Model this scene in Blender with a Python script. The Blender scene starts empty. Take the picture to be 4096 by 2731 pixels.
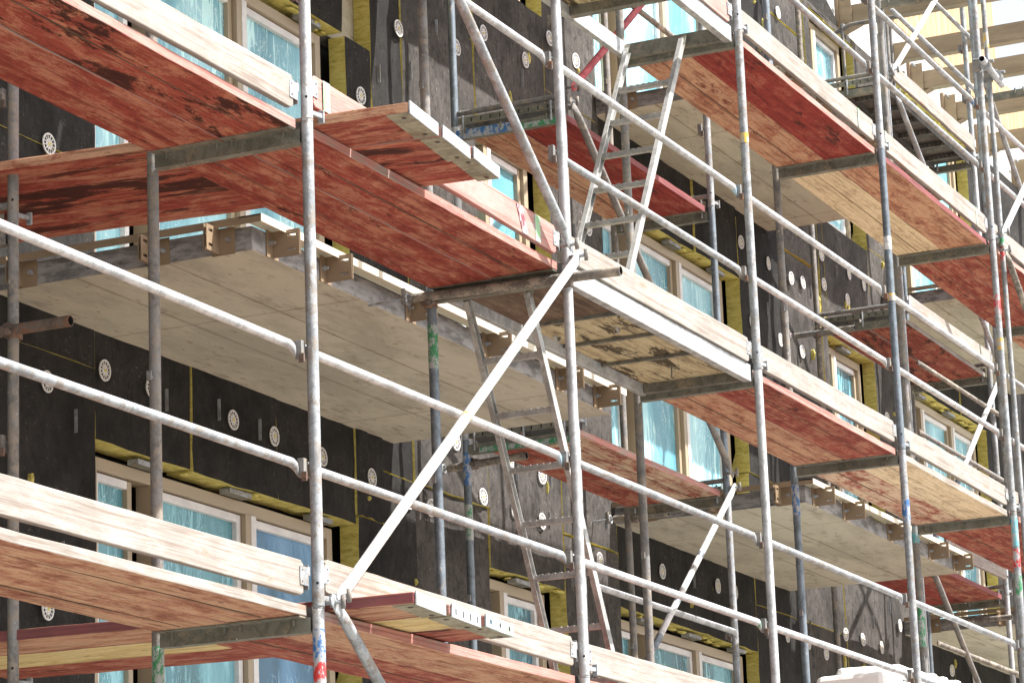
import bpy, math, random
from mathutils import Vector, Matrix
R = random.Random(7)
sc = bpy.context.scene
COL = sc.collection
PI = math.pi

# ------------------------------------------------------------------ camera
yaw, pitch, roll = 0.4199861392598342, 0.23738524730230137, -0.03880484575976982
CAM = Vector((-10.641048131, -5.627889127, -3.857917680))
FPX = 12350.8494
ca, sa, cb, sb = math.cos(yaw), math.sin(yaw), math.cos(pitch), math.sin(pitch)
fw = Vector((ca * cb, sa * cb, sb)); r0 = Vector((sa, -ca, 0)); u0 = r0.cross(fw)
rt = r0 * math.cos(roll) + u0 * math.sin(roll)
up = -r0 * math.sin(roll) + u0 * math.cos(roll)
cam = bpy.data.cameras.new("camera"); co = bpy.data.objects.new("camera", cam); COL.objects.link(co)
co.matrix_world = Matrix(((rt.x, up.x, -fw.x, CAM.x), (rt.y, up.y, -fw.y, CAM.y), (rt.z, up.z, -fw.z, CAM.z), (0, 0, 0, 1)))
cam.sensor_width = 36; cam.lens = FPX * 36 / 4096; cam.clip_start = .1; cam.clip_end = 2000
sc.camera = co

def proj(x, y, z):
    d = Vector((x, y, z)) - CAM; t = d.dot(fw)
    return 2048 + FPX * d.dot(rt) / t, 1365.5 - FPX * d.dot(up) / t
def inframe(x, y, z, m=60):
    a, b = proj(x, y, z); return -m < a < 4096 + m and -m < b < 2731 + m

# ------------------------------------------------------------------ materials
MATS = {}
class N:
    def __init__(s, name):
        s.m = bpy.data.materials.new(name); s.m.use_nodes = True
        s.t = s.m.node_tree; s.b = s.t.nodes['Principled BSDF']
        s.tc = s.t.nodes.new('ShaderNodeTexCoord'); s.oi = s.t.nodes.new('ShaderNodeObjectInfo')
        MATS[name] = s.m
    def n(s, typ, **k):
        x = s.t.nodes.new('ShaderNode' + typ)
        for a, v in k.items():
            if a in ('operation', 'blend_type', 'data_type', 'interpolation_type', 'feature', 'noise_dimensions', 'distance', 'use_clamp', 'offset', 'squash', 'offset_frequency', 'clamp_factor'):
                setattr(x, a, v)
        return x
    def l(s, a, b): s.t.links.new(a, b)
    def coord(s, scale=(1, 1, 1), rnd=True):
        mp = s.n('Mapping'); s.l(s.tc.outputs['Object'], mp.inputs[0]); mp.inputs['Scale'].default_value = scale
        if rnd:
            mul = s.n('Math', operation='MULTIPLY'); s.l(s.oi.outputs['Random'], mul.inputs[0]); mul.inputs[1].default_value = 37.
            cx = s.n('CombineXYZ'); 
            for i in range(3): s.l(mul.outputs[0], cx.inputs[i])
            s.l(cx.outputs[0], mp.inputs['Location'])
        return mp.outputs[0]
    def noise(s, vec, scale=1., detail=4., rough=.6, dist=0.):
        x = s.n('TexNoise'); s.l(vec, x.inputs['Vector']); x.inputs['Scale'].default_value = scale
        x.inputs['Detail'].default_value = detail; x.inputs['Roughness'].default_value = rough
        x.inputs['Distortion'].default_value = dist
        return x.outputs['Fac']
    def ramp(s, fac, *st):
        x = s.n('ValToRGB'); s.l(fac, x.inputs[0]); e = x.color_ramp.elements
        while len(e) < len(st): e.new(.5)
        for i, (p, c) in enumerate(st):
            e[i].position = p; e[i].color = (c, c, c, 1) if isinstance(c, (int, float)) else (*c, 1)
        return x.outputs[0]
    def mix(s, fac, a, b, mode='MIX'):
        x = s.n('Mix', data_type='RGBA', blend_type=mode)
        for i, v in ((0, fac), (6, a), (7, b)):
            if isinstance(v, bpy.types.NodeSocket): s.l(v, x.inputs[i])
            elif i == 0: x.inputs[0].default_value = v
            else: x.inputs[i].default_value = (*v, 1)
        return x.outputs[2]
    def bump(s, h, dist=.002, st=.6):
        x = s.n('Bump'); s.l(h, x.inputs['Height']); x.inputs['Distance'].default_value = dist; x.inputs['Strength'].default_value = st
        s.l(x.outputs[0], s.b.inputs['Normal'])
    def out(s, col, rough=.7, metal=0., spec=None):
        if isinstance(col, bpy.types.NodeSocket): s.l(col, s.b.inputs['Base Color'])
        else: s.b.inputs['Base Color'].default_value = (*col, 1)
        if isinstance(rough, bpy.types.NodeSocket): s.l(rough, s.b.inputs['Roughness'])
        else: s.b.inputs['Roughness'].default_value = rough
        s.b.inputs['Metallic'].default_value = metal
        if spec is not None: s.b.inputs['Specular IOR Level'].default_value = spec
        return s.m

def board_mat(name, base, tan, dark, stain=.62, wear=.58, scale=1., spot=(.62, .52, .40)):
    s = N(name)
    g = s.noise(s.coord((1.3 * scale, 42, 42)), 1.3, 5, .65, .25)
    w = s.noise(s.coord((2.6, 6.5, 6.5)), 1.5, 10, .80, .35)
    big = s.noise(s.coord((.45, 2.6, 2.6)), 1.4, 5, .65, .2)
    c = s.mix(s.ramp(big, (.36, .55), (.60, 0)), base, tuple(x * .58 for x in base))
    c = s.mix(s.ramp(w, (wear - .07, 0), (wear + .03, .80)), c, tan)
    c = s.mix(s.ramp(w, (.36, .65), (.45, 0)), c, tuple(x * .42 for x in base))
    c = s.mix(s.ramp(g, (.38, .60), (.48, 0)), c, tuple(x * .42 for x in base))
    c = s.mix(s.ramp(g, (.55, 0), (.66, .35)), c, tuple(min(1, x * 1.15) for x in tan))
    st = s.noise(s.coord((1.0, 4.2, 4.2)), 1.5, 10, .76, .35)
    c = s.mix(s.ramp(st, (stain, 0), (stain + .025, .88)), c, dark)
    cr = s.noise(s.coord((1.6, 11, 11)), 1.4, 6, .7, 2.)
    c = s.mix(s.ramp(cr, (.494, 0), (.50, .9), (.506, 0)), c, tuple(x * .4 for x in dark))
    vo = s.n('TexVoronoi'); s.l(s.coord((3.5, 11, 11)), vo.inputs['Vector']); vo.inputs['Scale'].default_value = .8
    c = s.mix(s.ramp(vo.outputs['Distance'], (.05, .85), (.08, 0)), c, tuple(x * .3 for x in base))
    sp = s.noise(s.coord((6, 14, 14)), 1.5, 8, .8, 1.)
    c = s.mix(s.ramp(sp, (.66, 0), (.69, .75)), c, spot)
    s.bump(g, .0015, .5)
    return s.out(c, .85, spec=.2)
board_mat('board_red', (.275, .052, .036), (.42, .19, .12), (.050, .012, .008), .585, .54)
board_mat('board_deep_red', (.25, .032, .024), (.36, .11, .075), (.06, .012, .009), .585, .585)
board_mat('board_brown', (.38, .15, .09), (.52, .32, .20), (.14, .035, .02), .60, .50)
board_mat('board_stained', (.285, .057, .038), (.42, .18, .11), (.024, .007, .005), .515, .555)
board_mat('board_tan', (.62, .46, .29), (.68, .54, .36), (.30, .13, .07), .60, .48)
board_mat('board_worn', (.34, .09, .06), (.60, .47, .33), (.22, .06, .04), .60, .49)
board_mat('board_yellow', (.58, .42, .17), (.64, .50, .26), (.30, .12, .06), .60, .5)
board_mat('board_dark', (.13, .085, .06), (.20, .14, .09), (.05, .03, .02), .62, .55, spot=(.75, .7, .6))

def timber(name, base, dark, tint=None, wear=.6):
    s = N(name)
    g = s.noise(s.coord((.9, 40, 40)), 1.4, 6, .65, .8)
    wv = s.n('TexWave'); s.l(s.coord((.18, 5, 5)), wv.inputs['Vector']); wv.inputs['Scale'].default_value = 4.5
    wv.inputs['Distortion'].default_value = 8; wv.inputs['Detail'].default_value = 5; wv.bands_direction = 'Z'
    w = s.noise(s.coord((2.2, 7, 7)), 1.3, 9, .8)
    c = s.mix(s.ramp(w, (.42, 0), (.56, 1)), base, tuple(x * .74 for x in base))
    if tint: c = s.mix(s.ramp(w, (wear - .14, .9), (wear - .02, 0)), c, tint)
    c = s.mix(s.ramp(g, (.38, .7), (.50, 0)), c, dark)
    c = s.mix(s.ramp(wv.outputs['Fac'], (.0, .5), (.10, 0)), c, dark)
    st = s.noise(s.coord((3.5, 8, 8)), 1.5, 9, .78)
    c = s.mix(s.ramp(st, (.57, 0), (.63, .75)), c, tuple(x * y for x, y in zip(base, (.72, .66, .58))))
    c = s.mix(s.ramp(st, (.66, 0), (.68, .8)), c, tuple(x * .35 for x in base))
    vo = s.n('TexVoronoi'); s.l(s.coord((1.5, 8, 8)), vo.inputs['Vector']); vo.inputs['Scale'].default_value = .8
    c = s.mix(s.ramp(vo.outputs['Distance'], (.07, .6), (.11, 0)), c, (.26, .15, .10))
    s.bump(g, .0012, .6)
    return s.out(c, .85, spec=.2)
timber('timber', (.335, .31, .28), (.17, .125, .10))
timber('timber_grey', (.34, .30, .27), (.16, .12, .10))
timber('timber_pink', (.42, .345, .31), (.26, .11, .09), (.43, .19, .165))
timber('edge_red', (.40, .32, .28), (.20, .07, .06), (.40, .17, .14), .60)
timber('edge_plum', (.25, .09, .09), (.10, .04, .04), (.20, .06, .06), .55)

def steel(name, base, dirt, amount=.55, metal=.55, rough=.42):
    s = N(name)
    a = s.noise(s.coord((7, 7, 7)), 1., 8, .82, .5)
    c = s.mix(s.ramp(a, (.42, 0), (.56, 1)), tuple(x * .60 for x in base), base)
    d = s.noise(s.coord((8, 8, 8)), 1.5, 8, .8)
    c = s.mix(s.ramp(d, (amount, 0), (amount + .07, .9)), c, dirt)
    e = s.noise(s.coord((30, 30, 22)), 1.4, 3, .6)
    c = s.mix(s.ramp(e, (.70, 0), (.74, .9)), c, (.60, .56, .50))
    s.bump(s.mix(.5, s.ramp(d, (amount, 0), (amount + .05, 1)), s.ramp(e, (.68, 0), (.74, 1))), .002, .8)
    return s.out(c, s.ramp(a, (.35, min(1, rough + .25)), (.6, rough)), metal)
steel('galv', (.36, .38, .40), (.24, .21, .18), .51, .35, .55)
steel('galv_light', (.50, .51, .52), (.34, .30, .25), .56, .3, .4)
steel('galv_blue', (.20, .235, .27), (.26, .22, .18), .58, .5, .42)
steel('galv_dirty', (.22, .215, .21), (.26, .225, .185), .49, .2, .65)
steel('tube_mortar', (.20, .18, .155), (.36, .31, .25), .50, .1, .8)
steel('steel_dark', (.185, .18, .145), (.26, .21, .15), .54, .15, .6)
steel('alu', (.44, .44, .425), (.30, .26, .21), .57, .35, .45)
steel('rust_steel', (.15, .12, .10), (.20, .10, .06), .50, .2, .7)
steel('deck_steel', (.075, .070, .064), (.15, .12, .09), .55, .3, .6)
for nm, c in dict(paint_blue=(.03, .13, .34), paint_green=(.04, .22, .09), paint_red=(.50, .03, .03), paint_yellow=(.62, .38, .03),
                  paint_cyan=(.12, .38, .44), paint_white=(.7, .7, .68), paint_plum=(.20, .05, .06), paint_mint=(.22, .42, .20), paint_sky=(.25, .45, .6)).items():
    s = N(nm); a = s.noise(s.coord((20, 20, 12)), 1.3, 6, .75)
    s.out(s.mix(s.ramp(a, (.47, 0), (.52, .94)), c, (.36, .365, .37)), .5)

steel('red_tube', (.36, .035, .045), (.20, .03, .03), .62, .05, .5)
def concrete(name, base, dark, joints=False, pits=False):
    s = N(name)
    a = s.noise(s.coord((.7, 1.8, 1.8), False), 1., 8, .72, .4)
    c = s.mix(s.ramp(a, (.42, 1), (.56, 0)), base, tuple(x * .74 for x in base))
    b = s.noise(s.coord((1.6, 5, 5), False), 1.7, 8, .75)
    c = s.mix(s.ramp(b, (.54, 0), (.66, .75)), c, dark)
    e = s.noise(s.coord((5, 14, 14), False), 1.6, 4, .6)
    c = s.mix(s.ramp(e, (.64, 0), (.68, .7)), c, dark)
    if pits:
        vo = s.n('TexVoronoi'); s.l(s.coord((26, 26, 26), False), vo.inputs['Vector']); vo.inputs['Scale'].default_value = .6
        c = s.mix(s.ramp(vo.outputs['Distance'], (.14, .85), (.22, 0)), c, tuple(x * .35 for x in base))
        g = s.noise(s.coord((4, 4, 14), False), 1.4, 7, .7)
        c = s.mix(s.ramp(g, (.46, 0), (.56, .8)), c, tuple(x * 1.5 for x in base)); c = s.mix(s.ramp(g, (.36, .7), (.46, 0)), c, tuple(x * .5 for x in base))
    if joints:
        br = s.n('TexBrick'); s.l(s.coord((1, 1, 1), False), br.inputs['Vector'])
        br.inputs['Scale'].default_value = 1.; br.inputs['Mortar Size'].default_value = .009
        br.inputs['Mortar Smooth'].default_value = .3
        br.inputs['Brick Width'].default_value = 2.5; br.inputs['Row Height'].default_value = .5; br.offset = 0.
        c = s.mix(s.mix(1., br.outputs['Fac'], s.ramp(b, (.35, .35), (.6, 1)), 'MULTIPLY'), c, dark)
    s.bump(b, .003, .4)
    return s.out(c, .85)
concrete('concrete_soffit', (.475, .435, .345), (.21, .175, .125), True)
concrete('concrete_edge', (.20, .19, .185), (.09, .085, .08), pits=True)
concrete('concrete_wall', (.50, .49, .47), (.34, .32, .29))
concrete('ground', (.29, .275, .25), (.23, .215, .19))
s = N('backing'); s.out((.012, .012, .013), .9)
def fleece(nm, lo, hi, sp):
    s = N(nm)
    a = s.noise(s.coord((1.3, 1, 1.3), False), 1.2, 9, .78); b = s.noise(s.coord((40, 40, 40), False), 1., 4, .7)
    h_ = s.noise(s.coord((14, 14, 7), False), 1.6, 6, .8)
    c = s.mix(s.ramp(a, (.38, 0), (.60, 1)), lo, hi)
    c = s.mix(s.ramp(h_, (.36, .7), (.50, 0)), c, (.012, .0115, .011))
    c = s.mix(s.mix(1., s.ramp(b, (.60, 0), (.68, .8)), s.ramp(a, (.48, .1), (.62, 1)), 'MULTIPLY'), c, sp)
    f = s.noise(s.coord((1.1, 1, 4), False), 2., 9, .82, .5)
    c = s.mix(s.ramp(f, (.62, 0), (.68, .6)), c, (.13, .115, .09))
    cr = s.noise(s.coord((2.4, 1, .6), False), 2.2, 5, .6, 1.8)
    s.bump(s.mix(.35, cr, h_), .04, .7); s.out(c, .8, spec=.12)
fleece('fleece', (.013, .0125, .012), (.034, .031, .029), (.16, .145, .12))
fleece('fleece_sunlit', (.038, .034, .031), (.090, .081, .074), (.30, .27, .22))  # lighter copy of the fleece for gap bays: sunlight put into the colour
s = N('wool'); a = s.noise(s.coord((8, 8, 26), False), 1.6, 6, .75, .5)
c = s.ramp(a, (.28, (.26, .215, .04)), (.5, (.52, .45, .12)), (.70, (.66, .60, .24)))
s.bump(a, .01, .8); s.out(c, .95)
s = N('tan_frame'); s.out((.35, .28, .195), .4)
s = N('brown_metal'); a = s.noise(s.coord((6, 6, 6)), 1.5, 5); s.out(s.mix(s.ramp(a, (.3, 0), (.8, 1)), (.205, .145, .09), (.25, .18, .115)), .42)
s = N('beam_tan'); a = s.noise(s.coord((3, 1.2, 6)), 1.4, 7, .7); s.out(s.mix(s.ramp(a, (.38, 0), (.62, 1)), (.23, .175, .11), (.32, .25, .165)), .55)
s = N('wrap_white'); a = s.noise(s.coord((5, 5, 12)), 1.4, 5); s.out(s.mix(s.ramp(a, (.4, 0), (.7, 1)), (.60, .59, .60), (.74, .73, .72)), .45)
s = N('disc_white'); s.out((.62, .61, .60), .55)
s = N('foam_white'); a = s.noise(s.coord((8, 8, 8)), 1.4, 5); s.bump(a, .01, .5); s.out((.82, .81, .79), .8)
def film(name, base, light, dark, amt=.6):
    s = N(name)
    a = s.noise(s.coord((1.3, 1, .45)), 1.2, 3, .5, .5)
    c = s.mix(s.ramp(a, (.36, 1), (.55, 0)), base, dark)
    c = s.mix(s.ramp(a, (.52, 0), (.68, .8)), c, light)
    k = s.noise(s.coord((1.3, 1, .9)), 1.7, 3, .5); km = s.ramp(k, (.42, 0), (.54, 1))
    b = s.noise(s.coord((5, 3, .7)), 1.6, 5, .6, 1.6)
    c = s.mix(s.mix(1., s.ramp(b, (.54, 0), (.60, .7)), km, 'MULTIPLY'), c, tuple(min(1, x * 1.35 + .08) for x in light))  # pale streaks and crease lines: crinkle highlights painted into the film colour
    d = s.noise(s.coord((3.2, 4, 1.1)), 1.2, 5, .6, 4.)
    m = s.mix(1., s.ramp(d, (.488, 0), (.50, .9), (.512, 0)), km, 'MULTIPLY')
    c = s.mix(m, c, tuple(min(1, x * 1.5 + .14) for x in light))
    s.bump(s.mix(.6, a, d), .03, .55)
    return s.out(c, .22, 0, .6)
film('film_pale', (.21, .49, .60), (.42, .72, .80), (.10, .29, .37), .64)
film('film_teal', (.09, .27, .33), (.19, .46, .55), (.035, .095, .12), .66)
film('film_blue', (.10, .25, .44), (.22, .42, .62), (.03, .10, .16), .58)
film('film_cyan', (.18, .46, .56), (.40, .72, .82), (.06, .20, .26), .66)
steel('white_tube', (.66, .66, .65), (.50, .46, .40), .66, .1, .45)
s = N('plank_wall')
br = s.n('TexBrick'); mp = s.n('Mapping'); s.l(s.tc.outputs['Object'], mp.inputs[0]); mp.inputs['Rotation'].default_value = (PI / 2, 0, PI / 2)
s.l(mp.outputs[0], br.inputs['Vector'])
wn = s.noise(s.coord((7, 7, .3), False), 1.5, 4, .6); wl = s.noise(s.coord((.9, .9, .9), False), 1.3, 3)
wv = s.n('TexWave'); s.l(s.coord((1, 0, 0), False), wv.inputs['Vector']); wv.inputs['Scale'].default_value = 1.55; wv.inputs['Distortion'].default_value = .6
c = s.mix(s.ramp(wn, (.35, 0), (.65, 1)), (.40, .235, .115), (.50, .33, .18))
c = s.mix(s.ramp(wv.outputs['Fac'], (0, .7), (.10, 0)), c, (.22, .11, .05))
wz = s.n('TexWave'); s.l(s.coord((.02, 0, 1), False), wz.inputs['Vector']); wz.bands_direction = 'Z'; wz.inputs['Scale'].default_value = .42; wz.inputs['Distortion'].default_value = .8
c = s.mix(s.ramp(wz.outputs['Fac'], (0, .7), (.02, 0)), c, (.30, .2, .13))
s.out(c, .8)
board_mat('ply_stained', (.44, .35, .21), (.52, .45, .28), (.030, .020, .012), .53, .5)
M = MATS

# ------------------------------------------------------------------ mesh builder
class MB:
    def __init__(s): s.v = []; s.f = []; s.m = []; s.mats = []
    def mi(s, m):
        if m not in s.mats: s.mats.append(m)
        return s.mats.index(m)
    def face(s, idx, m): s.f.append(idx); s.m.append(s.mi(m))
    def box(s, x0, x1, y0, y1, z0, z1, m, side=None, front=None):
        b = len(s.v)
        s.v += [Vector(p) for p in ((x0, y0, z0), (x1, y0, z0), (x1, y1, z0), (x0, y1, z0), (x0, y0, z1), (x1, y0, z1), (x1, y1, z1), (x0, y1, z1))]
        sd = side or m
        for q, mm in (((0, 3, 2, 1), m), ((4, 5, 6, 7), m), ((0, 1, 5, 4), front or sd), ((1, 2, 6, 5), sd), ((2, 3, 7, 6), sd), ((3, 0, 4, 7), sd)):
            s.face([b + i for i in q], mm)
        return s
    def tube(s, p0, p1, r, m, seg=16, cap=True, r2=None, hollow=False):
        p0 = Vector(p0); p1 = Vector(p1); d = (p1 - p0).normalized()
        a = d.orthogonal().normalized(); c = d.cross(a); b = len(s.v); r2 = r2 or r
        for p, rr in ((p0, r), (p1, r2)):
            for i in range(seg):
                t = 2 * PI * i / seg; s.v.append(p + a * (rr * math.cos(t)) + c * (rr * math.sin(t)))
        for i in range(seg):
            j = (i + 1) % seg; s.face([b + i, b + j, b + seg + j, b + seg + i], m)
        if hollow:
            e = len(s.v)
            for p in (p1, p1 - d * .06):
                for i in range(seg):
                    t = 2 * PI * i / seg; s.v.append(p + (a * math.cos(t) + c * math.sin(t)) * (r * .84))
            for i in range(seg):
                j = (i + 1) % seg
                s.face([b + seg + i, b + seg + j, e + j, e + i], m); s.face([e + i, e + j, e + seg + j, e + seg + i], M['backing'])
            s.face([e + seg + i for i in range(seg)], M['backing']); s.face([b + i for i in range(seg)][::-1], m)
        elif cap:
            s.face([b + i for i in range(seg)][::-1], m); s.face([b + seg + i for i in range(seg)], m)
        return s
    def path(s, pts, r, m, seg=10):
        for a, b in zip(pts[:-1], pts[1:]): s.tube(a, b, r, m, seg)
        return s
    def bar(s, p0, p1, w, h, m, upv=(0, 0, 1)):
        p0 = Vector(p0); p1 = Vector(p1); d = (p1 - p0).normalized(); sd = d.cross(Vector(upv)).normalized(); u = sd.cross(d)
        b = len(s.v)
        for p in (p0, p1):
            for i, j in ((-1, -1), (1, -1), (1, 1), (-1, 1)): s.v.append(p + sd * (w / 2 * i) + u * (h / 2 * j))
        for q in ((0, 3, 2, 1), (4, 5, 6, 7), (0, 1, 5, 4), (1, 2, 6, 5), (2, 3, 7, 6), (3, 0, 4, 7)): s.face([b + i for i in q], m)
        return s
    def plate(s, pts, n, t, m):
        """convex outline pts extruded by t along n"""
        n = Vector(n); b = len(s.v); k = len(pts)
        s.v += [Vector(p) for p in pts] + [Vector(p) + n * t for p in pts]
        s.face([b + i for i in range(k)][::-1], m); s.face([b + k + i for i in range(k)], m)
        for i in range(k): j = (i + 1) % k; s.face([b + i, b + j, b + k + j, b + k + i], m)
        return s
    def build(s, name, parent=None, origin=None, bevel=0, smooth=False):
        me = bpy.data.meshes.new(name)
        o = Vector(origin) if origin is not None else Vector((0, 0, 0))
        pw = Vector(parent['_o']) if parent is not None and '_o' in parent else Vector((0, 0, 0))
        me.from_pydata([tuple(v - o) for v in s.v], [], s.f)
        for m in s.mats: me.materials.append(m)
        me.polygons.foreach_set('material_index', s.m)
        if smooth: me.polygons.foreach_set('use_smooth', [len(f) == 4 for f in s.f])
        me.validate(); me.update()
        ob = bpy.data.objects.new(name, me); COL.objects.link(ob)
        if parent is not None: ob.parent = parent; ob.location = o - pw
        else: ob.location = o
        ob['_o'] = tuple(o)
        if bevel:
            b = ob.modifiers.new('bevel', 'BEVEL'); b.width = bevel; b.segments = 2; b.limit_method = 'ANGLE'
        return ob
def tag(o, label, cat, group=None):
    o['label'] = label; o['category'] = cat
    if group: o['group'] = group
    return o
def root(name, label, cat, loc, group=None):
    o = bpy.data.objects.new(name, None); COL.objects.link(o); o.location = loc; o['_o'] = tuple(loc)
    return tag(o, label, cat, group)
def cyl_smooth(ob):
    me = ob.data
    try:
        me.set_sharp_from_angle(angle=math.radians(40))
    except Exception: pass

def rough_board(x0, x1, y0, y1, z0, z1, under, side, top=None, axis='x', seg=18, j=.0022, warp=.004, nose=0):
    """plank with slightly wandering arrises, long axis x or y"""
    mb = MB(); top = top or under
    ph = R.uniform(0, 6); ph2 = R.uniform(0, 6)
    a0, a1 = (x0, x1) if axis == 'x' else (y0, y1)
    c0, c1 = (y0, y1) if axis == 'x' else (x0, x1)
    n = seg
    for i in range(n + 1):
        t = i / n; t = (nose if i == 1 else 1 - nose if i == n - 1 else t) if nose else t; a = a0 + (a1 - a0) * t
        w = warp * math.sin(ph + 3 * t); wz = warp * .8 * math.sin(ph2 + 2.2 * t)
        for (c, z) in ((c0, z0), (c1, z0), (c1, z1), (c0, z1)):
            cc = c + R.uniform(-j, j) + w * .5; zz = z + R.uniform(-j, j) * .6 + wz
            mb.v.append(Vector((a, cc, zz)) if axis == 'x' else Vector((cc, a, zz)))
    for i in range(n):
        b = i * 4
        for k, m in ((0, under), (1, side), (2, top), (3, side)):
            k2 = (k + 1) % 4
            mb.face([b + k, b + 4 + k, b + 4 + k2, b + k2] if axis == 'y' else [b + k, b + k2, b + 4 + k2, b + 4 + k], m)
    mb.face([3, 2, 1, 0], side); b = n * 4; mb.face([b, b + 1, b + 2, b + 3], side)
    return mb

# ------------------------------------------------------------------ world, sun, ground
w = bpy.data.worlds.new("World"); sc.world = w; w.use_nodes = True
nt = w.node_tree; bg = nt.nodes['Background']; sky = nt.nodes.new('ShaderNodeTexSky'); sky.sky_type = 'NISHITA'; sky.sun_disc = False
SUN = Vector((.30, -1., 1.42)).normalized()
el = math.asin(SUN.z); sky.sun_elevation = el; sky.sun_rotation = math.atan2(SUN.x, SUN.y)
sky.air_density = 1.2; sky.dust_density = 3.5; sky.ozone_density = .6
hs = nt.nodes.new('ShaderNodeHueSaturation'); hs.inputs['Saturation'].default_value = .35; nt.links.new(sky.outputs[0], hs.inputs['Color']); nt.links.new(hs.outputs[0], bg.inputs[0]); bg.inputs[1].default_value = .115
sl = bpy.data.lights.new('sun', 'SUN'); so = bpy.data.objects.new('sun', sl); COL.objects.link(so)
sl.energy = 5.; sl.angle = math.radians(.5); sl.color = (1, .97, .93)
so.rotation_euler = SUN.to_track_quat('Z', 'Y').to_euler(); so.location = SUN * 40
sc.view_settings.view_transform = 'Standard'; sc.view_settings.look = 'None'; sc.view_settings.exposure = 1.32; sc.view_settings.gamma = 1
sc.view_settings.use_curve_mapping = False
GZ = -5.5
g = MB(); g.box(-300, 300, -300, 300, GZ - .3, GZ, M['ground']); go = g.build('ground'); go['kind'] = 'structure'

# ------------------------------------------------------------------ building
BL = root('apartment_building', 'apartment building under construction with black fleece insulation, bare concrete balconies and film-covered windows', 'building', (0, 2.9, GZ))
BLO = Vector((0, 2.9, GZ))
mb = MB(); mb.box(-9, 46, 2.70, 3.3, GZ, 5.45, M['backing']); mb.build('wall', BL)
WY = 2.47
# openings: (x0, x1, kind)
COLS = [(-5.6, -2.8, 'door'), (2.33, 5.17, 'door'), (7.02, 8.20, 'win'), (9.15, 11.98, 'door'), (14.20, 15.47, 'win'), (16.45, 19.12, 'door'), (22.4, 23.6, 'win')]
openings = []
for (x0, x1, k) in COLS:
    for st in (-2, -1, 0, 1, 2):
        zt = 2.38 + 3.01 * st; zb = (.13 if k == 'door' else .42) + 3.01 * st
        if zt > 5.5 and x0 > 13: continue
        if st == 2 and x0 > 13: continue
        openings.append((x0, x1, max(zb, GZ + .1), zt, k, st))
openings.append((5.17, 5.52, 2.38, 3.9, 'void', 9))
# insulation cells
xs = sorted(set([-9., 24.] + [v for c in COLS for v in c[:2]] + [14.05, 5.52, 5.95]))
cells = []
for xa, xb in zip(xs[:-1], xs[1:]):
    n = max(1, round((xb - xa) / .95)); 
    for i in range(n):
        cx0 = xa + (xb - xa) * i / n; cx1 = xa + (xb - xa) * (i + 1) / n
        ops = sorted([(o[2], o[3]) for o in openings if o[0] < (cx0 + cx1) / 2 < o[1]])
        ztop = 9.2 if cx0 < 14. else 5.45
        z = GZ; segs = []
        for a, b in ops: 
            if a > z: segs.append((z, a))
            z = b
        if z < ztop: segs.append((z, ztop))
        for a, b in segs:
            m = max(1, round((b - a) / 1.02))
            for q in range(m): cells.append((cx0, cx1, a + (b - a) * q / m, a + (b - a) * (q + 1) / m))
def vis(c):
    ps = [proj(x, WY, z) for x in (c[0], c[1]) for z in (c[2], c[3])]
    x0 = max(0, min(p[0] for p in ps)); x1 = min(4096, max(p[0] for p in ps)); y0 = max(0, min(p[1] for p in ps)); y1 = min(2731, max(p[1] for p in ps))
    return max(0, x1 - x0) * max(0, y1 - y0) if x1 > x0 and y1 > y0 else 0
cells.sort(key=vis, reverse=True)
rest = MB()
def panel(mb, c):
    """insulation slab: black fleece in front (slightly puckered), yellow mineral wool on its cut sides"""
    gx = R.uniform(.0, .007) if R.random() < .75 else R.uniform(.008, .02); gz = R.uniform(.0, .006) if R.random() < .8 else .014
    dy = R.uniform(-.010, .010); x0, x1, z0, z1 = c[0] + gx, c[1] - gx * .3, c[2] + gz, c[3] - gz * .3
    nx, nz = 6, 6; b = len(mb.v); wo = M['wool']; fl = wo if 5.5 < c[0] < 5.9 and 2.3 < c[2] < 3.5 else M['fleece_sunlit' if 5.9 < c[0] < 9.1 or 12.8 < c[0] < 16.4 else 'fleece']
    for i in range(nx + 1):
        for k in range(nz + 1):
            e = (i in (0, nx)) or (k in (0, nz))
            x = x0 + (x1 - x0) * i / nx; z = z0 + (z1 - z0) * k / nz
            if k == 0: z += R.uniform(-.004, .010)
            if i in (0, nx): x += R.uniform(-.004, .004)
            mb.v.append(Vector((x, WY + dy + (R.uniform(-.004, .004)) + (0 if e else R.uniform(-.006, .004)), z)))
    for i in range(nx):
        for k in range(nz):
            p = b + i * (nz + 1) + k
            mb.face([p, p + nz + 1, p + nz + 2, p + 1], fl)
    rim = [b + i * (nz + 1) for i in range(nx + 1)] + [b + nx * (nz + 1) + k for k in range(1, nz + 1)] + [b + i * (nz + 1) + nz for i in range(nx - 1, -1, -1)] + [b + k for k in range(nz - 1, 0, -1)]
    q = len(mb.v)
    for i in rim: v = mb.v[i]; mb.v.append(Vector((v.x, WY + (.165 if v.z < z0 + .02 else .112), v.z)))
    L = len(rim)
    for i in range(L): j = (i + 1) % L; mb.face([rim[i], q + i, q + j, rim[j]], wo)
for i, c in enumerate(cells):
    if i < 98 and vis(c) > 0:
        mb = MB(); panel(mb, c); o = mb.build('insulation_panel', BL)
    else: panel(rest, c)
o = rest.build('insulation_panels', BL); o['kind'] = 'stuff'
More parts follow.
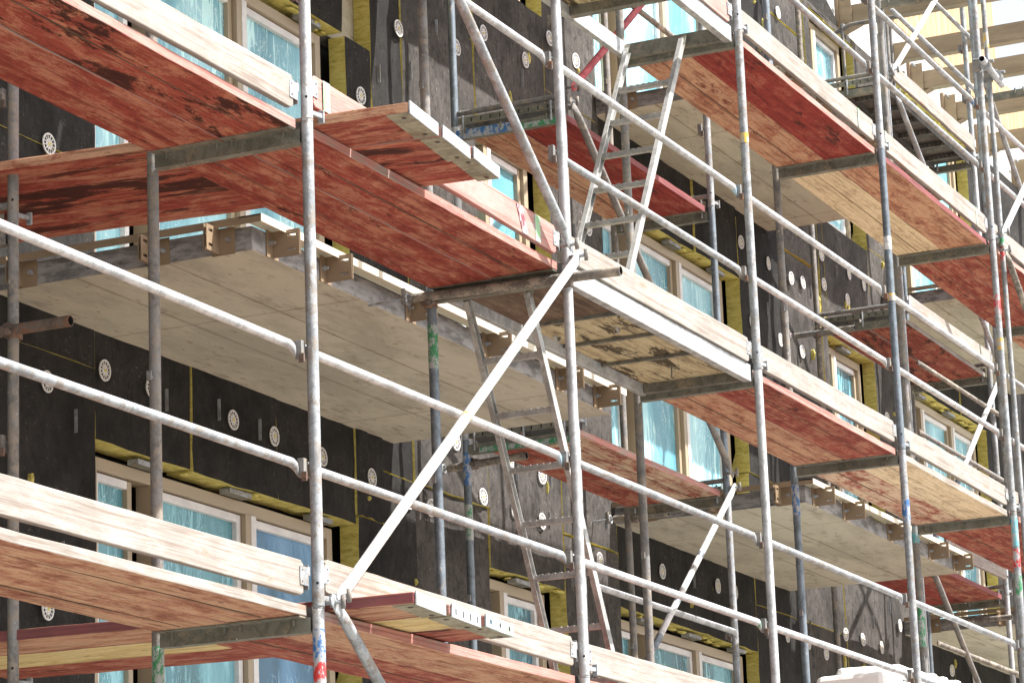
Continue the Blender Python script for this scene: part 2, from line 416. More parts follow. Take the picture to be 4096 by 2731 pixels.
# bare yellow slab gaps where fleece is missing
def woolbits():
    mb = MB()
    spots = []
    for (x0, x1, zb, zt, k, st) in openings:
        if k == 'void': continue
        if not (inframe(x0, WY, zt, 300) or inframe(x1, WY, zt, 300)): continue
        x = x0
        while x < x1:                       # ragged fringe hanging under every lintel
            wd = R.uniform(.02, .16); h = R.uniform(.004, .022)
            if R.random() < .4: spots.append((x, x + wd, zt - h, zt + .004, R.uniform(.0, .10)))
            x += wd
    for _ in range(150):
        x = R.uniform(1, 20); z = R.uniform(-2.5, 5.2)
        if any(o[0] - .05 < x < o[1] + .05 and o[2] - .05 < z < o[3] + .05 for o in openings): continue
        if not inframe(x, WY, z): continue
        h = R.uniform(.02, .16); wd = R.uniform(.012, .04); spots.append((x, x + wd, z, z + h, -.022))
    for (x0, x1, z0, z1, dy) in spots:
        n = 6; pts = []
        cx, cz = (x0 + x1) / 2, (z0 + z1) / 2
        for i in range(n):
            t = 2 * PI * i / n + R.uniform(-.3, .3); q = R.uniform(.6, 1.15)
            pts.append((cx + math.cos(t) * (x1 - x0) / 2 * q, WY + dy + R.uniform(-.004, .004), cz + math.sin(t) * (z1 - z0) / 2 * q))
        b = len(mb.v); mb.v += [Vector(p) for p in pts] + [Vector((p[0], p[1] + .03, p[2])) for p in pts] + [Vector((cx, WY + dy - .012, cz))]
        for i in range(n):
            j = (i + 1) % n; mb.face([b + 2 * n, b + i, b + j], M['wool']); mb.face([b + i, b + n + i, b + n + j, b + j], M['wool'])
    o = mb.build('wool_tufts', BL); o['kind'] = 'stuff'
woolbits()

mb = MB(); mb.box(5.17, 5.6, 2.585, 2.698, 2.40, 3.95, M['concrete_edge'], front=M['concrete_soffit']); mb.build('exposed_wall', BL)
# upper bare wall, plank cladding and step in the roof line
mb = MB(); mb.box(14.06, 46, 2.52, 3.3, 5.452, 6.08, M['concrete_wall']); mb.box(14.06, 16.95, 2.52, 3.3, 6.08, 9.6, M['concrete_wall']); mb.build('bare_wall', BL)
mb = MB(); mb.box(16.95, 20.72, 2.49, 3.2, 6.083, 9.9, M['plank_wall']); mb.box(20.72, 46, 2.49, 3.2, 6.083, 6.62, M['plank_wall']); mb.build('plank_cladding', BL)
# flap of black membrane over bare wall
mb = MB(); mb.plate([(14.1, 2.515, 5.46), (15.35, 2.515, 5.46), (14.1, 2.515, 6.0)], (0, -1, 0), .01, M['fleece']); mb.build('membrane_flap', BL)

def window(x0, x1, z0, z1, k, st, ci):
    """tan outer frame, mullions, sashes in white wrap, film covered panes"""
    fx0, fx1 = (x0 + .09, x1 - .14); zt = z1 - .035; zb = z0 + .01
    T = M['tan_frame']; Wm = M['wrap_white']
    f = MB(); t = .065
    f.box(fx0, fx0 + t, 2.56, 2.66, zb, zt, T); f.box(fx1 - t, fx1, 2.56, 2.66, zb, zt, T)
    f.box(fx0 + t, fx1 - t, 2.56, 2.66, zt - t, zt, T); f.box(fx0 + t, fx1 - t, 2.56, 2.66, zb, zb + t, T)
    if k == 'door': ms = [fx0 + .62, fx0 + 1.62]
    else: ms = [fx0 + .26] if ci in (2, 4) else []
    for m in ms:
        f.box(m - .035, m + .02, 2.555, 2.65, zb + t, zt - t, T); f.box(m + .02, m + .075, 2.55, 2.65, zb + t, zt - t, Wm)
    fr = f.build('window', BL, bevel=.003)
    edges = [fx0 + t] + [v for m in ms for v in (m - .035, m + .075)] + [fx1 - t]
    for i in range(0, len(edges), 2):
        a, b = edges[i], edges[i + 1]; n = i // 2
        if b - a < .12: continue
        s = MB(); e = .05; y0 = 2.585
        opened = (k == 'door' and n == 0)
        if opened: b -= .14
        if k == 'win' and len(ms) and n == 0: 
            gl = MB(); gl.box(a, b, 2.64, 2.645, zb + t, zt - t, M['film_teal']); gl.build('pane', fr); continue
        s.box(a + .006, a + e, y0, y0 + .05, zb + t + .006, zt - t - .006, Wm); s.box(b - e, b - .006, y0, y0 + .05, zb + t + .006, zt - t - .006, T if (n + st) % 2 else Wm)
        s.box(a + e, b - e, y0, y0 + .05, zt - t - e, zt - t - .006, Wm); s.box(a + e, b - e, y0, y0 + .05, zb + t + .006, zb + t + e, Wm)
        s.build('sash', fr, bevel=.003)
        nx, nz = 8, 14; gl = MB()
        if st == 1 or (st == 0 and k == 'door'): fm = 'film_pale'
        else: fm = 'film_teal'
        if ci >= 3 and st >= 0 and k == 'win': fm = 'film_cyan' if st == 1 else 'film_teal'
        if ci == 5: fm = 'film_cyan'
        if ci == 1 and st == -1 and n == 2: fm = 'film_blue'
        if ci == 1 and st == 1: fm = 'film_cyan'
        m = M[fm]
        for q in range(nx + 1):
            for r in range(nz + 1):
                edge = q in (0, nx) or r in (0, nz)
                gl.v.append(Vector((a + e + (b - a - 2 * e) * q / nx, y0 + .03 + (0 if edge else R.uniform(-.010, .006)), zb + t + e + (zt - zb - 2 * t - 2 * e) * r / nz)))
        for q in range(nx):
            for r in range(nz):
                p = q * (nz + 1) + r; gl.face([p, p + nz + 1, p + nz + 2, p + 1], m)
        g_ = gl.build('film_pane', fr, origin=(a, y0, zb), smooth=True)
    # fixing clips under the lintel
    c = MB(); x = fx0 + .35
    while x < fx1 - .2:
        c = MB(); c.box(x, x + .24, 2.49, 2.555, zt + .002, zt + .03, M['steel_dark'], side=M['galv']); x += .95; c.build('fixing_clip', fr)
for ci, (x0, x1, k) in enumerate(COLS):
    for (a, b, zb, zt, kk, st) in openings:
        if a == x0 and (inframe(a, WY, zb, 900) or inframe(b, WY, zt, 900) or inframe(b, WY, zb, 900) or inframe((a + b) / 2, WY, (zb + zt) / 2, 900)):
            window(a, b, zb, zt, kk, st, ci)

# fleece anchors
DISC = [(1.88, .81), (1.86, -.41), (2.39, -.25), (2.85, -.25), (3.7, -.27), (4.16, -.28), (4.73, -.3), (5.35, -.32), (5.89, 2.64), (6.75, 2.77), (7.18, 3.0), (7.86, 3.01), (8.3, 3.3), (8.76, 3.27), (5.34, 2.04), (1.86, -1.53), (8.86, 2.05), (11.14, 2.71), (12.05, 2.7), (12.69, 2.67), (12.2, 2.07), (13.25, 2.67), (13.55, 2.7), (14.12, 2.81), (14.76, 2.81), (14.1, 3.07), (14.85, 3.07), (15.27, 3.06), (12.88, 2.06), (13.42, 2.07), (6.53, .1), (6.91, -.19), (7.39, -.2), (7.86, .1), (7.83, -.21), (7.35, .11), (6.14, -.38), (5.84, -.38), (8.73, .19), (8.79, -.34), (9.96, -.26), (11.09, -.22), (11.46, -.22), (13.33, 5.05), (14.11, -.24), (14.57, -.23), (15.09, -.24), (15.67, .02), (12.62, -.42), (13.13, -.42), (13.56, -.46), (17.21, -.22), (17.93, -.23), (15.7, 1.91)]
def disc_mb():
    mb = MB(); m = M['disc_white']; n = 24; ro, ri, rc = .056, .0475, .027; t = .006
    def ring(ra, rb, y0, y1):
        b = len(mb.v)
        for i in range(n):
            a = 2 * PI * i / n
            for r, y in ((ra, y0), (rb, y0), (rb, y1), (ra, y1)): mb.v.append(Vector((r * math.cos(a), y, r * math.sin(a))))
        for i in range(n):
            j = (i + 1) % n
            for k in range(4): l = (k + 1) % 4; mb.face([b + i * 4 + k, b + i * 4 + l, b + j * 4 + l, b + j * 4 + k], m)
    ring(ri, ro, -t, 0); mb.tube((0, 0, 0), (0, -t * .8, 0), rc, m, 20)
    for i in range(12):
        a = 2 * PI * i / 12; d = Vector((math.cos(a), 0, math.sin(a))); mb.bar(d * (rc - .002) + Vector((0, -t / 2, 0)), d * (ri + .002) + Vector((0, -t / 2, 0)), .0045, .005, m, (0, 1, 0))
    mb.tube((0, -t * .8, 0), (0, -t * .8 - .004, 0), .009, M['wool'], 10)
    for i in range(8):
        a = 2 * PI * (i + .5) / 8; mb.tube((.018 * math.cos(a), -t * .8, .018 * math.sin(a)), (.018 * math.cos(a), -t * .8 - .001, .018 * math.sin(a)), .0028, M['brown_metal'], 6)
    return mb
d0 = disc_mb().build('anchor_disc', BL)
for i, (x, z) in enumerate(DISC):
    o = d0 if i == 0 else d0.copy()
    if i: COL.objects.link(o); o.parent = BL
    o.location = Vector((x, WY - .017, z)); o.rotation_euler = (R.uniform(-.06, .06), R.uniform(0, 1), R.uniform(-.06, .06))
    o['_o'] = (0, 0, 0)
# thin dark wall ties
t0 = MB(); t0.box(-.0015, .0015, -.018, 0, 0, .12, M['steel_dark'], side=M['galv']); t0 = t0.build('wall_tie', BL)
TIE = [(2.12, -.62), (2.6, -1.1), (3.0, -.35), (3.55, -.3), (4.0, -.33), (5.6, 2.2), (6.05, 2.35), (6.3, 2.6), (6.45, 2.75), (7.35, 2.75), (7.8, 2.8), (7.05, 2.9), (8.5, 2.9), (6.6, .05), (7.45, .0), (8.0, .05), (7.95, -.25), (8.95, -.1), (10.6, -.3), (12.3, 2.75), (13.0, 2.85), (13.75, 2.6), (13.3, 1.9), (14.5, 2.95), (12.6, 2.2), (15.2, 2.65), (14.9, -.1), (15.4, .1), (13.2, -.35), (5.4, .5), (5.7, .4), (2.0, -1.3), (12.15, -.5), (1.9, 1.2), (8.6, 1.9)]
for i, (x, z) in enumerate(TIE):
    o = t0 if i == 0 else t0.copy()
    if i: COL.objects.link(o); o.parent = BL
    o.location = (x, WY - .008, z)
for o in list(BL.children): o.location = Vector(o.location) - (BLO if o.name.startswith(('anchor_disc', 'wall_tie')) else Vector((0, 0, 0)))

# balcony slabs
def bracket_front(mb, x, z):
    m = M['brown_metal']; y = 1.048
    mb.box(x - .055, x + .055, y - .006, y, z - .068, z + .062, m)
    mb.tube((x - .03, y - .006, z), (x - .03, y - .022, z), .013, M['galv'], 6); mb.tube((x - .03, y - .022, z), (x - .03, y - .036, z), .007, M['galv'], 8)
    for dx in (.0, .012):
        xa = x + dx; w0, w1 = y - .146, y - .006
        # fin with two slots: built from strips
        zs = [z - .062, z - .040, z - .026, z + .030, z + .044, z + .062]
        for i, (a, b) in enumerate(zip(zs[:-1], zs[1:])):
            if i in (1, 3): mb.box(xa, xa + .004, w0, w0 + .018, a, b, m); mb.box(xa, xa + .004, w0 + .062, w1, a, b, m)
            else: mb.box(xa, xa + .004, w0, w1, a, b, m)
def slab(x0, x1, z, fronts, sides, ymax=2.468, nm='balcony_slab'):
    ce = M['concrete_edge']
    mb = MB(); mb.box(x0, x1, 1.05, 2.66, z, z + .116, M['concrete_soffit'], side=ce)
    # thin formwork lip along the bottom edge
    s = mb.build(nm, BL, bevel=.006)
    f = MB(); b = M['brown_metal']; cr = M['flash_sunlit']
    f.box(x0 - .055, x1 + .05, .970, .975, z + .113, z + .150, cr); f.box(x0 - .055, x1 + .05, .975, 1.09, z + .143, z + .150, cr)
    f.box(x0 - .055, x0 - .05, .975, 2.46, z + .113, z + .150, b); f.box(x0 - .05, x0 + .04, 1.09, 2.46, z + .143, z + .150, b)
    f.build('edge_flashing', s)
    for x in fronts:
        k = MB(); bracket_front(k, x, z + .064); k.build('bracket', s)
    for y in sides:
        k = MB(); m = b; zz = z + .062
        k.box(x0 - .006, x0 - .001, y - .06, y + .06, zz - .068, zz + .062, m)
        k.tube((x0 - .006, y - .03, zz), (x0 - .024, y - .03, zz), .013, M['galv'], 6); k.tube((x0 - .024, y - .03, zz), (x0 - .038, y - .03, zz), .007, M['galv'], 8)
        for dy in (.02, .035):
            zs = [zz - .062, zz - .040, zz - .026, zz + .030, zz + .044, zz + .062]
            for i, (a, c) in enumerate(zip(zs[:-1], zs[1:])):
                if i in (1, 3): k.box(x0 - .126, x0 - .108, y + dy, y + dy + .004, a, c, m); k.box(x0 - .07, x0 - .006, y + dy, y + dy + .004, a, c, m)
                else: k.box(x0 - .126, x0 - .006, y + dy, y + dy + .004, a, c, m)
        k.build('bracket', s)
s_ = N('flash_sunlit'); s_.out((.60, .54, .42), .45)  # front of the brown flashing, its sunlit look painted in as cream
for st in (-1, 0, 1):
    z = -.04 + 3.01 * st
    slab(-5.9, -1.9, z, [], [])
    slab(1.42, 5.70, z - .012, [1.60, 2.13, 3.05, 3.97, 4.94, 5.48] if st == 0 else [], [1.20, 1.55, 2.28] if st == 0 else [])
    slab(9.13, 12.79, z, [9.31, 9.97, 10.99, 12.01, 12.66] if st >= 0 else [], [1.20, 1.68, 2.2] if st >= 0 else [])
    slab(15.88, 20.2, z, [16.1, 16.8, 17.8] if st >= 0 else [], [1.20, 1.55, 2.2] if st == 0 else [])
# tan steel balcony beams of the top storey
for x, y0 in ((15.25, .93), (16.50, .5), (17.45, .45), (18.58, .4), (19.8, .3), (21.2, .2)):
    k = MB(); m = M['beam_tan']; z = 5.60
    k.box(x - .05, x + .05, y0, 2.40, z + .075, z + .09, m); k.box(x - .05, x + .05, y0, 2.40, z - .09, z - .075, m); k.box(x - .052, x - .042, y0, 2.40, z - .075, z + .075, m)
    o = k.build('balcony_beam', BL)
    k = MB(); k.box(x - .09, x + .09, 2.49, 2.518, z - .2, z + .2, M['brown_metal']); k.box(x - .068, x - .060, 2.37, 2.49, z - .16, z + .17, m); k.plate([(x - .06, 2.49, z - .16), (x - .06, 2.30, z - .09), (x + .05, 2.30, z - .09), (x + .05, 2.49, z - .16)], (0, 0, -1), .006, M['brown_metal'])
    for dz in (-.12, .14): k.tube((x - .09, 2.44, z + dz), (x - .16, 2.44, z + dz), .014, M['galv'], 8)
    k.build('beam_shoe', o)

# ------------------------------------------------------------------ scaffold
CX = [0.0, 2.645, 5.32, 7.98, 10.59, 13.23]
ROW = ['first', 'second', 'third', 'fourth', 'fifth', 'sixth']
LEV = {-4: 'below the lowest deck', -2: 'lowest deck', 0: 'middle deck', 2: 'upper deck', 4: 'deck at the top edge', 6: 'deck above the frame'}
TR = .0242
def colour_band(o, p, h, r, m, nm='paint_band'):
    k = MB(); k.tube(p, (p[0], p[1], p[2] + h), r + .0012, M[m], 18, cap=False); x = k.build(nm, o, smooth=True); return x
def transom(mb, x, ya, yb, zt, m):
    """U-profile cross bar with upstand studs"""
    h = .058; w = .05
    mb.box(x - w / 2, x + w / 2, ya, yb, zt - h, zt - h + .005, m)
    mb.box(x - w / 2, x - w / 2 + .004, ya, yb, zt - h + .005, zt, m); mb.box(x + w / 2 - .004, x + w / 2, ya, yb, zt - h + .005, zt, m)
    for y in (ya + .07, (ya + yb) / 2 - .03, (ya + yb) / 2 + .04, yb - .06):
        mb.tube((x - w / 2 - .007, y, zt - .03), (x - w / 2 - .007, y, zt + .01), .007, m, 8)
def frame(x, yf, yr, z0, z1, label, mats, group, dx=(0, 0), tm='steel_dark', name='scaffold_frame', low=False):
    """two standards and the U transom at the top of this lift"""
    rt_ = root(name, label, 'scaffold frame', (x, yf, z0), group)
    for i, y in enumerate((yf, yr)):
        mm = M[mats[i]]; k = MB(); j = R.uniform(-.004, .004)
        xx = x + dx[i]
        k.tube((xx + j, y, z0 + .002), (xx, y, z1), TR, mm, 20)
        k.tube((xx, y, z0 + .012), (xx, y, z0 + .016), TR + .002, mm, 20)
        o = k.build('standard', rt_, origin=(xx, y, z0), smooth=True); cyl_smooth(o)
        def pt(nm, k): k.build(nm, rt_, origin=(xx, y, z0), bevel=.002)
        if i == 0:
            k = MB(); k.bar((xx + .02, y - .005, z0 + .045), (xx + .104, y - .012, z0 + .050), .014, .02, M['galv']); k.box(xx + .100, xx + .112, y - .024, y + .002, z0 + .020, z0 + .075, M['galv']); pt('hooked_peg', k)
            for h in (.57, 1.05):
                k = MB(); k.box(xx - .052, xx - .02, y + .022, y + .052, z0 + h - .045, z0 + h + .03, M['galv_dirty']); pt('rail_pocket', k)
                k = MB(); k.box(xx + .02, xx + .045, y + .022, y + .052, z0 + h - .035, z0 + h + .02, M['galv']); pt('rail_pocket', k)
                k = MB(); k.box(xx - .066, xx - .056, y + .004, y + .028, z0 + h - .066, z0 + h - .028, M['rust_steel']); pt('wedge', k)
            k = MB(); k.tube((xx - .0235, y - .012, z0 + .10), (xx - .0258, y - .0125, z0 + .10), .006, M['backing'], 8); pt('pin_hole', k)
        else:
            k = MB(); k.bar((xx - .02, y - .0, z0 + 1.02), (xx - .070, y - .014, z0 + 1.02), .012, .014, M['galv_dirty']); k.box(xx - .076, xx - .066, y - .026, y - .004, z0 + 1.0, z0 + 1.04, M['galv_dirty']); pt('hooked_peg', k)
    k = MB(); transom(k, x, yf + TR, yr - TR + .0, z1 - .032, M[tm]); 
    k.build('transom', rt_, origin=(x, yf, z1))
    return rt_
FM = {0: [('galv_light', 'galv_dirty'), ('galv', 'galv_dirty')], 1: [('galv_light', 'galv_dirty'), ('galv_light', 'galv_blue')], 2: [('galv', 'galv_dirty'), ('galv_light', 'galv_dirty')],
      3: [('galv_blue', 'galv_dirty'), ('galv', 'galv_blue')], 4: [('galv', 'galv_dirty'), ('galv', 'galv_dirty')], 5: [('galv', 'galv'), ('galv', 'galv')]}
frames = {}
WHERE = {-4: 'standing below the lowest deck', -2: 'carrying the middle deck', 0: 'carrying the upper deck', 2: 'carrying the topmost visible deck', 4: 'rising out at the top edge'}
for c, x in enumerate(CX):
    for z0 in (-4, -2, 0, 2, 4):
        ends = [(x, y, z) for y in (0, .73) for z in (z0, z0 + 1, z0 + 2)]
        if not any(inframe(*e, 30) for e in ends): continue
        ms = FM[c][(z0 // 2) % 2]
        frames[c, z0] = frame(x, 0, .73, z0, z0 + 2, f'galvanised two-post frame of the {ROW[c]} row from the left, {WHERE[z0]}', ms, 'outer scaffold frames')
f = frames.get((0, -4))
if f: colour_band(f, (0, 0, -2.21), .13, TR, 'paint_blue'); colour_band(f, (0, 0, -2.33), .12, TR, 'paint_red'); colour_band(f, (0, .73, -2.5), .42, TR, 'paint_green')
f = frames.get((1, -2))
if f: colour_band(f, (2.645, 0, -.06), .05, TR, 'paint_cyan'); colour_band(f, (2.645, .73, -.42), .22, TR, 'paint_green')

f = frames.get((2, 0))
if f: colour_band(f, (5.32, 0, 1.33), .06, TR, 'paint_yellow')
f = frames.get((3, -2))
if f: colour_band(f, (7.98, 0, -.46), .14, TR, 'paint_blue'); colour_band(f, (7.98, .73, -.34), .20, TR, 'paint_blue')
f = frames.get((3, 0))
if f: colour_band(f, (7.98, 0, .98), .05, TR, 'paint_yellow'); colour_band(f, (7.98, 0, 1.32), .09, TR, 'paint_white')
f = frames.get((4, -2))
if f: colour_band(f, (10.59, 0, -.25), .22, TR, 'paint_cyan'); colour_band(f, (10.59, 0, -.40), .13, TR, 'paint_red'); colour_band(f, (10.59, 0, -.62), .16, TR, 'paint_green'); colour_band(f, (10.59, .73, -.15), .12, TR, 'paint_cyan'); colour_band(f, (10.59, .73, -.9), .3, TR, 'paint_green')
f = frames.get((4, 0))
if f: colour_band(f, (10.59, 0, 1.45), .14, TR, 'paint_red'); colour_band(f, (10.59, 0, 1.18), .09, TR, 'paint_yellow')

# shop mark on the second post
def lettering(txt, loc, rot, size, mat, parent, nm='lettering'):
    cu = bpy.data.curves.new(nm, 'FONT'); cu.body = txt; cu.size = size; cu.extrude = .0004; cu.align_x = 'CENTER'
    tmp = bpy.data.objects.new(nm, cu); COL.objects.link(tmp)
    dg = bpy.context.evaluated_depsgraph_get(); me = bpy.data.meshes.new_from_object(tmp.evaluated_get(dg)); bpy.data.objects.remove(tmp)
    me.materials.clear(); me.materials.append(M[mat])
    o = bpy.data.objects.new(nm, me); COL.objects.link(o); o.parent = parent
    o.location = Vector(loc) - Vector(parent['_o']); o.rotation_euler = rot; return o

# ---- decks
BAYN = {-1: 'at the left edge', 0: 'between first and second post rows', 1: 'between second and third post rows', 2: 'between third and fourth post rows', 3: 'between fourth and fifth post rows', 4: 'between fifth and sixth post rows', 5: 'beyond the sixth post row'}
LV = {-2: 'lowest level', 0: 'middle level', 2: 'upper level', 4: 'topmost level', 6: 'highest level'}
def bx(b): 
    a = CX[b] if 0 <= b < 6 else (-2.645 if b < 0 else CX[-1] + 2.645 * (b - 5))
    c = CX[b + 1] if 0 <= b + 1 < 6 else (0. if b + 1 == 0 else CX[-1] + 2.645 * (b + 1 - 5))
    return a, c
CN = {'board_red': 'red painted', 'board_deep_red': 'deep red', 'board_brown': 'brownish', 'board_stained': 'dark-stained red', 'board_tan': 'pale tan', 'board_worn': 'flaking red and tan', 'board_yellow': 'yellowish', 'board_dark': 'dark brown'}
def deck_board(x0, x1, y0, y1, z, m, label, edge='edge_red', caps=True, group='scaffold deck boards', th=.042):
    rt_ = root('deck_board', label, 'deck board', (x0, (y0 + y1) / 2, z), group)
    b = rough_board(x0, x1, y0, y1, z, z + th, M[m], M[edge]); o = b.build('plank', rt_, origin=(x0, (y0 + y1) / 2, z), bevel=.003)
    ym = (y0 + y1) / 2 + R.uniform(-.02, .02); k = MB(); k.box(x0 + .10, x1 - .10, ym - .0013, ym + .0013, z - .0025, z + .003, M['board_dark']); k.build('seam', rt_)
    if caps:
        for a, c in ((x0 - .004, x0 + .055), (x1 - .055, x1 + .004)):
            k = MB(); k.box(a, c, y0 + .004, y1 - .004, z - .006, z + .0, M['steel_dark']); 
            e = x0 - .008 if a < x0 else x1 + .002
            k.box(e, e + .006, y0 + .004, y1 - .004, z - .0065, z + th + .004, M['galv_dirty'])
            for yy in (y0 + .05, y1 - .05): k.tube(((a + c) / 2, yy, z - .006), ((a + c) / 2, yy, z - .009), .008, M['rust_steel'], 8)
            k.build('end_cap', rt_)
    return rt_
DK = {(-1, -2): ('board_brown', 'board_brown'), (0, -2): ('board_brown', 'board_red'), (1, -2): ('board_red', 'board_red'),
      (-1, 0): ('board_stained', 'board_red'), (0, 0): ('board_red', 'board_red'), (2, 0): ('board_red', 'board_brown'), (3, 0): ('board_tan', 'board_worn'), (4, 0): ('board_red', 'board_red'),
      (2, 2): ('board_deep_red', 'board_brown'), (3, 2): ('board_brown', 'board_tan'), (4, 2): ('board_red', 'board_red'), (5, 0): ('board_brown', 'board_red'), (5, 2): ('board_red', 'board_brown')}
for lv in (-2, 0, 2, 4, 6):
    for b in range(-1, 6):
        x0, x1 = bx(b); x0 += .03; x1 -= .03
        if (b, lv) in ((1, 0), (1, 2)): continue
        fr, re = DK.get((b, lv), ('board_red', 'board_brown'))
        seen = any(inframe(x, y, lv - .02, 100) for x in (x0, (x0 + x1) / 2, x1) for y in (.03, .7))
        if lv == 4 and b >= 3 or lv == 6 and b >= 2: continue
        deck_board(x0, x1, .035, .3635, lv - .030, fr, f'{CN[fr]} outer deck board {BAYN[b]}, {LV[lv]}', 'edge_plum' if (b, lv) in ((3, 2),) else ('timber' if (b, lv) in ((-1, -2), (3, 0)) else 'edge_red'))
        deck_board(x0, x1, .368, .70, lv - .030, re, f'{CN[re]} inner deck board {BAYN[b]}, {LV[lv]}')
# aluminium platforms of the ladder bay
def platform(z, x0, x1, label, hatch=None, closed=True):
    rt_ = root('access_platform', label, 'platform', (x0, .37, z), None)
    al = M['alu']; k = MB()
    for y0, y1 in ((.03, .075), (.665, .70)): k.box(x0, x1, y0, y1, z - .045, z + .052, al, front=M['galv_light'])
    for xx in (x0, x1 - .045): k.box(xx, xx + .045, .075, .665, z - .04, z + .045, M['steel_dark'])
    if hatch and not closed: k.box(hatch[0] - .06, hatch[0], .075, .665, z - .04, z + .045, M['steel_dark'])
    k.build('side_rails', rt_, bevel=.003)
    a, c = (x0 + .045, x1 - .045)
    p = MB()
    if not closed: p.box(a, hatch[0] - .06, .077, .663, z + .015, z + .028, M['ply_stained']); p.build('plywood', rt_, origin=(a, .077, z))
    else:
        p.box(hatch[1], c, .077, .663, z + .015, z + .028, M['ply_stained']); p.build('plywood', rt_, origin=(a, .077, z))
        q = MB(); q.box(hatch[0], hatch[1] - .012, .077, .663, z + .012, z + .026, M['board_dark']); q.build('hatch_lid', rt_, origin=(hatch[0], .077, z))
        for xx in (hatch[1], hatch[1] + .52, hatch[1] + 1.04): q = MB(); q.box(xx, xx + .022, .077, .663, z - .004, z + .014, M['steel_dark']); q.build('rib', rt_)
        q = MB(); q.path([(c - .35, .35, z + .01), (c - .35, .352, z - .035), (c - .34, .36, z - .05), (c - .345, .345, z - .062)], .004, M['galv_dirty'], 6)
        q.build('wire_hook', rt_)
    return rt_
platform(-.02, CX[1] + .03, CX[2] - .03, 'aluminium framed plywood platform with dark stained underside above the long ladder', (CX[1] + .08, CX[1] + .95))
platform(1.98, CX[1] + .03, CX[2] - .03, 'aluminium access platform with open hatch at the head of the upper ladder', (4.47, 5.2), False)

# ---- toe boards
def toe(x0, x1, z0, h, y, m, label, z1=None, rot=True, ends='galv', stripes=(), group='toe boards along the outer edge'):
    z1 = z0 if z1 is None else z1
    rt_ = root('toe_board', label, 'toe board', (x0, y, z0), group)
    b = rough_board(x0 + .09, x1 - .085, y - .015, y + .015, z0, z0 + h, M[m], M[m], seg=16, warp=.003, nose=.008)
    ang = (z1 - z0) / (x1 - x0)
    for v in b.v: v.z += (v.x - x0) * ang
    # rounded corners
    for i, v in enumerate(b.v):
        if (i < 4 or i >= len(b.v) - 4) : v.z += (-.016 if v.z > z0 + h / 2 + (v.x - x0) * ang else .010)
    b.build('plank', rt_, origin=(x0, y, z0), bevel=.004)
    for xe, s_ in ((x0 + .09, -1), (x1 - .085, 1)):
        k = MB(); zc = z0 + (xe - x0) * ang; a, c = sorted((xe - s_ * .035, xe + s_ * .03))
        k.box(a, c, y - .0185, y - .0155, zc + .04, zc + .115, M['galv'])
        a, c = sorted((xe + s_ * .03, xe + s_ * .034)); k.box(a, c, y - .0185, y + .02, zc + .025, zc + .125, M['galv'])
        a, c = sorted((xe + s_ * .034, xe + s_ * .06)); k.box(a, c, y - .012, y - .008, zc + .085, zc + .12, M['galv_light'])
        for dz in (.055, .10): k.tube((xe - s_ * .018, y - .0185, zc + dz), (xe - s_ * .018, y - .021, zc + dz), .004, M['rust_steel'], 6)
        k.build('end_fitting', rt_, bevel=.001)
    for (xa, wd, sl, cm) in stripes:
        k = MB(); zz = z0 + (xa - x0) * ang
        k.plate([(xa, y - .0195, zz + .004), (xa + wd, y - .0195, zz + .004 + wd * ang), (xa + wd - sl, y - .0195, zz + h - .004), (xa - sl, y - .0195, zz + h - .004)], (0, 1, 0), .002, M[cm]); k.build('paint_band', rt_)
    return rt_
TM = {(-1, -2): 'timber', (0, -2): 'timber', (1, -2): 'timber', (-1, 0): 'timber', (0, 0): 'timber_pink', (1, 0): 'timber', (2, 0): 'timber', (3, 0): 'timber', (1, 2): 'timber_pink', (2, 2): 'timber', (3, 2): 'timber_grey', (4, 2): 'timber'}
for lv in (-2, 0, 2, 4):
    for b in range(-1, 6):
        if lv == 4: continue
        x0, x1 = bx(b); m = TM.get((b, lv), 'timber'); st = (); z1 = None; z0 = lv + .038
        if (b, lv) == (0, 0): z0, z1 = .098, .036; st = ((.17, .06, 0, 'paint_mint'), (2.16, .07, .06, 'paint_plum'), (2.31, .055, 0, 'paint_mint'))
        if (b, lv) == (-1, -2): z0, z1 = -1.955, -1.955
        if (b, lv) == (0, -2): z0, z1 = -1.925, -1.952
        if (b, lv) == (2, 2): st = ((x1 - .42, .03, 0, 'paint_mint'),)
        if (b, lv) == (3, 2): st = ((x0 + .15, .03, 0, 'paint_mint'), (x1 - .35, .03, 0, 'paint_mint'))
        toe(x0, x1, z0, .138, .03, M and m, f'{"pinkish striped" if m=="timber_pink" else ("greyed" if m=="timber_grey" else "pale raw")} timber toe board {BAYN[b]}, {LV[lv]}', z1, stripes=st)

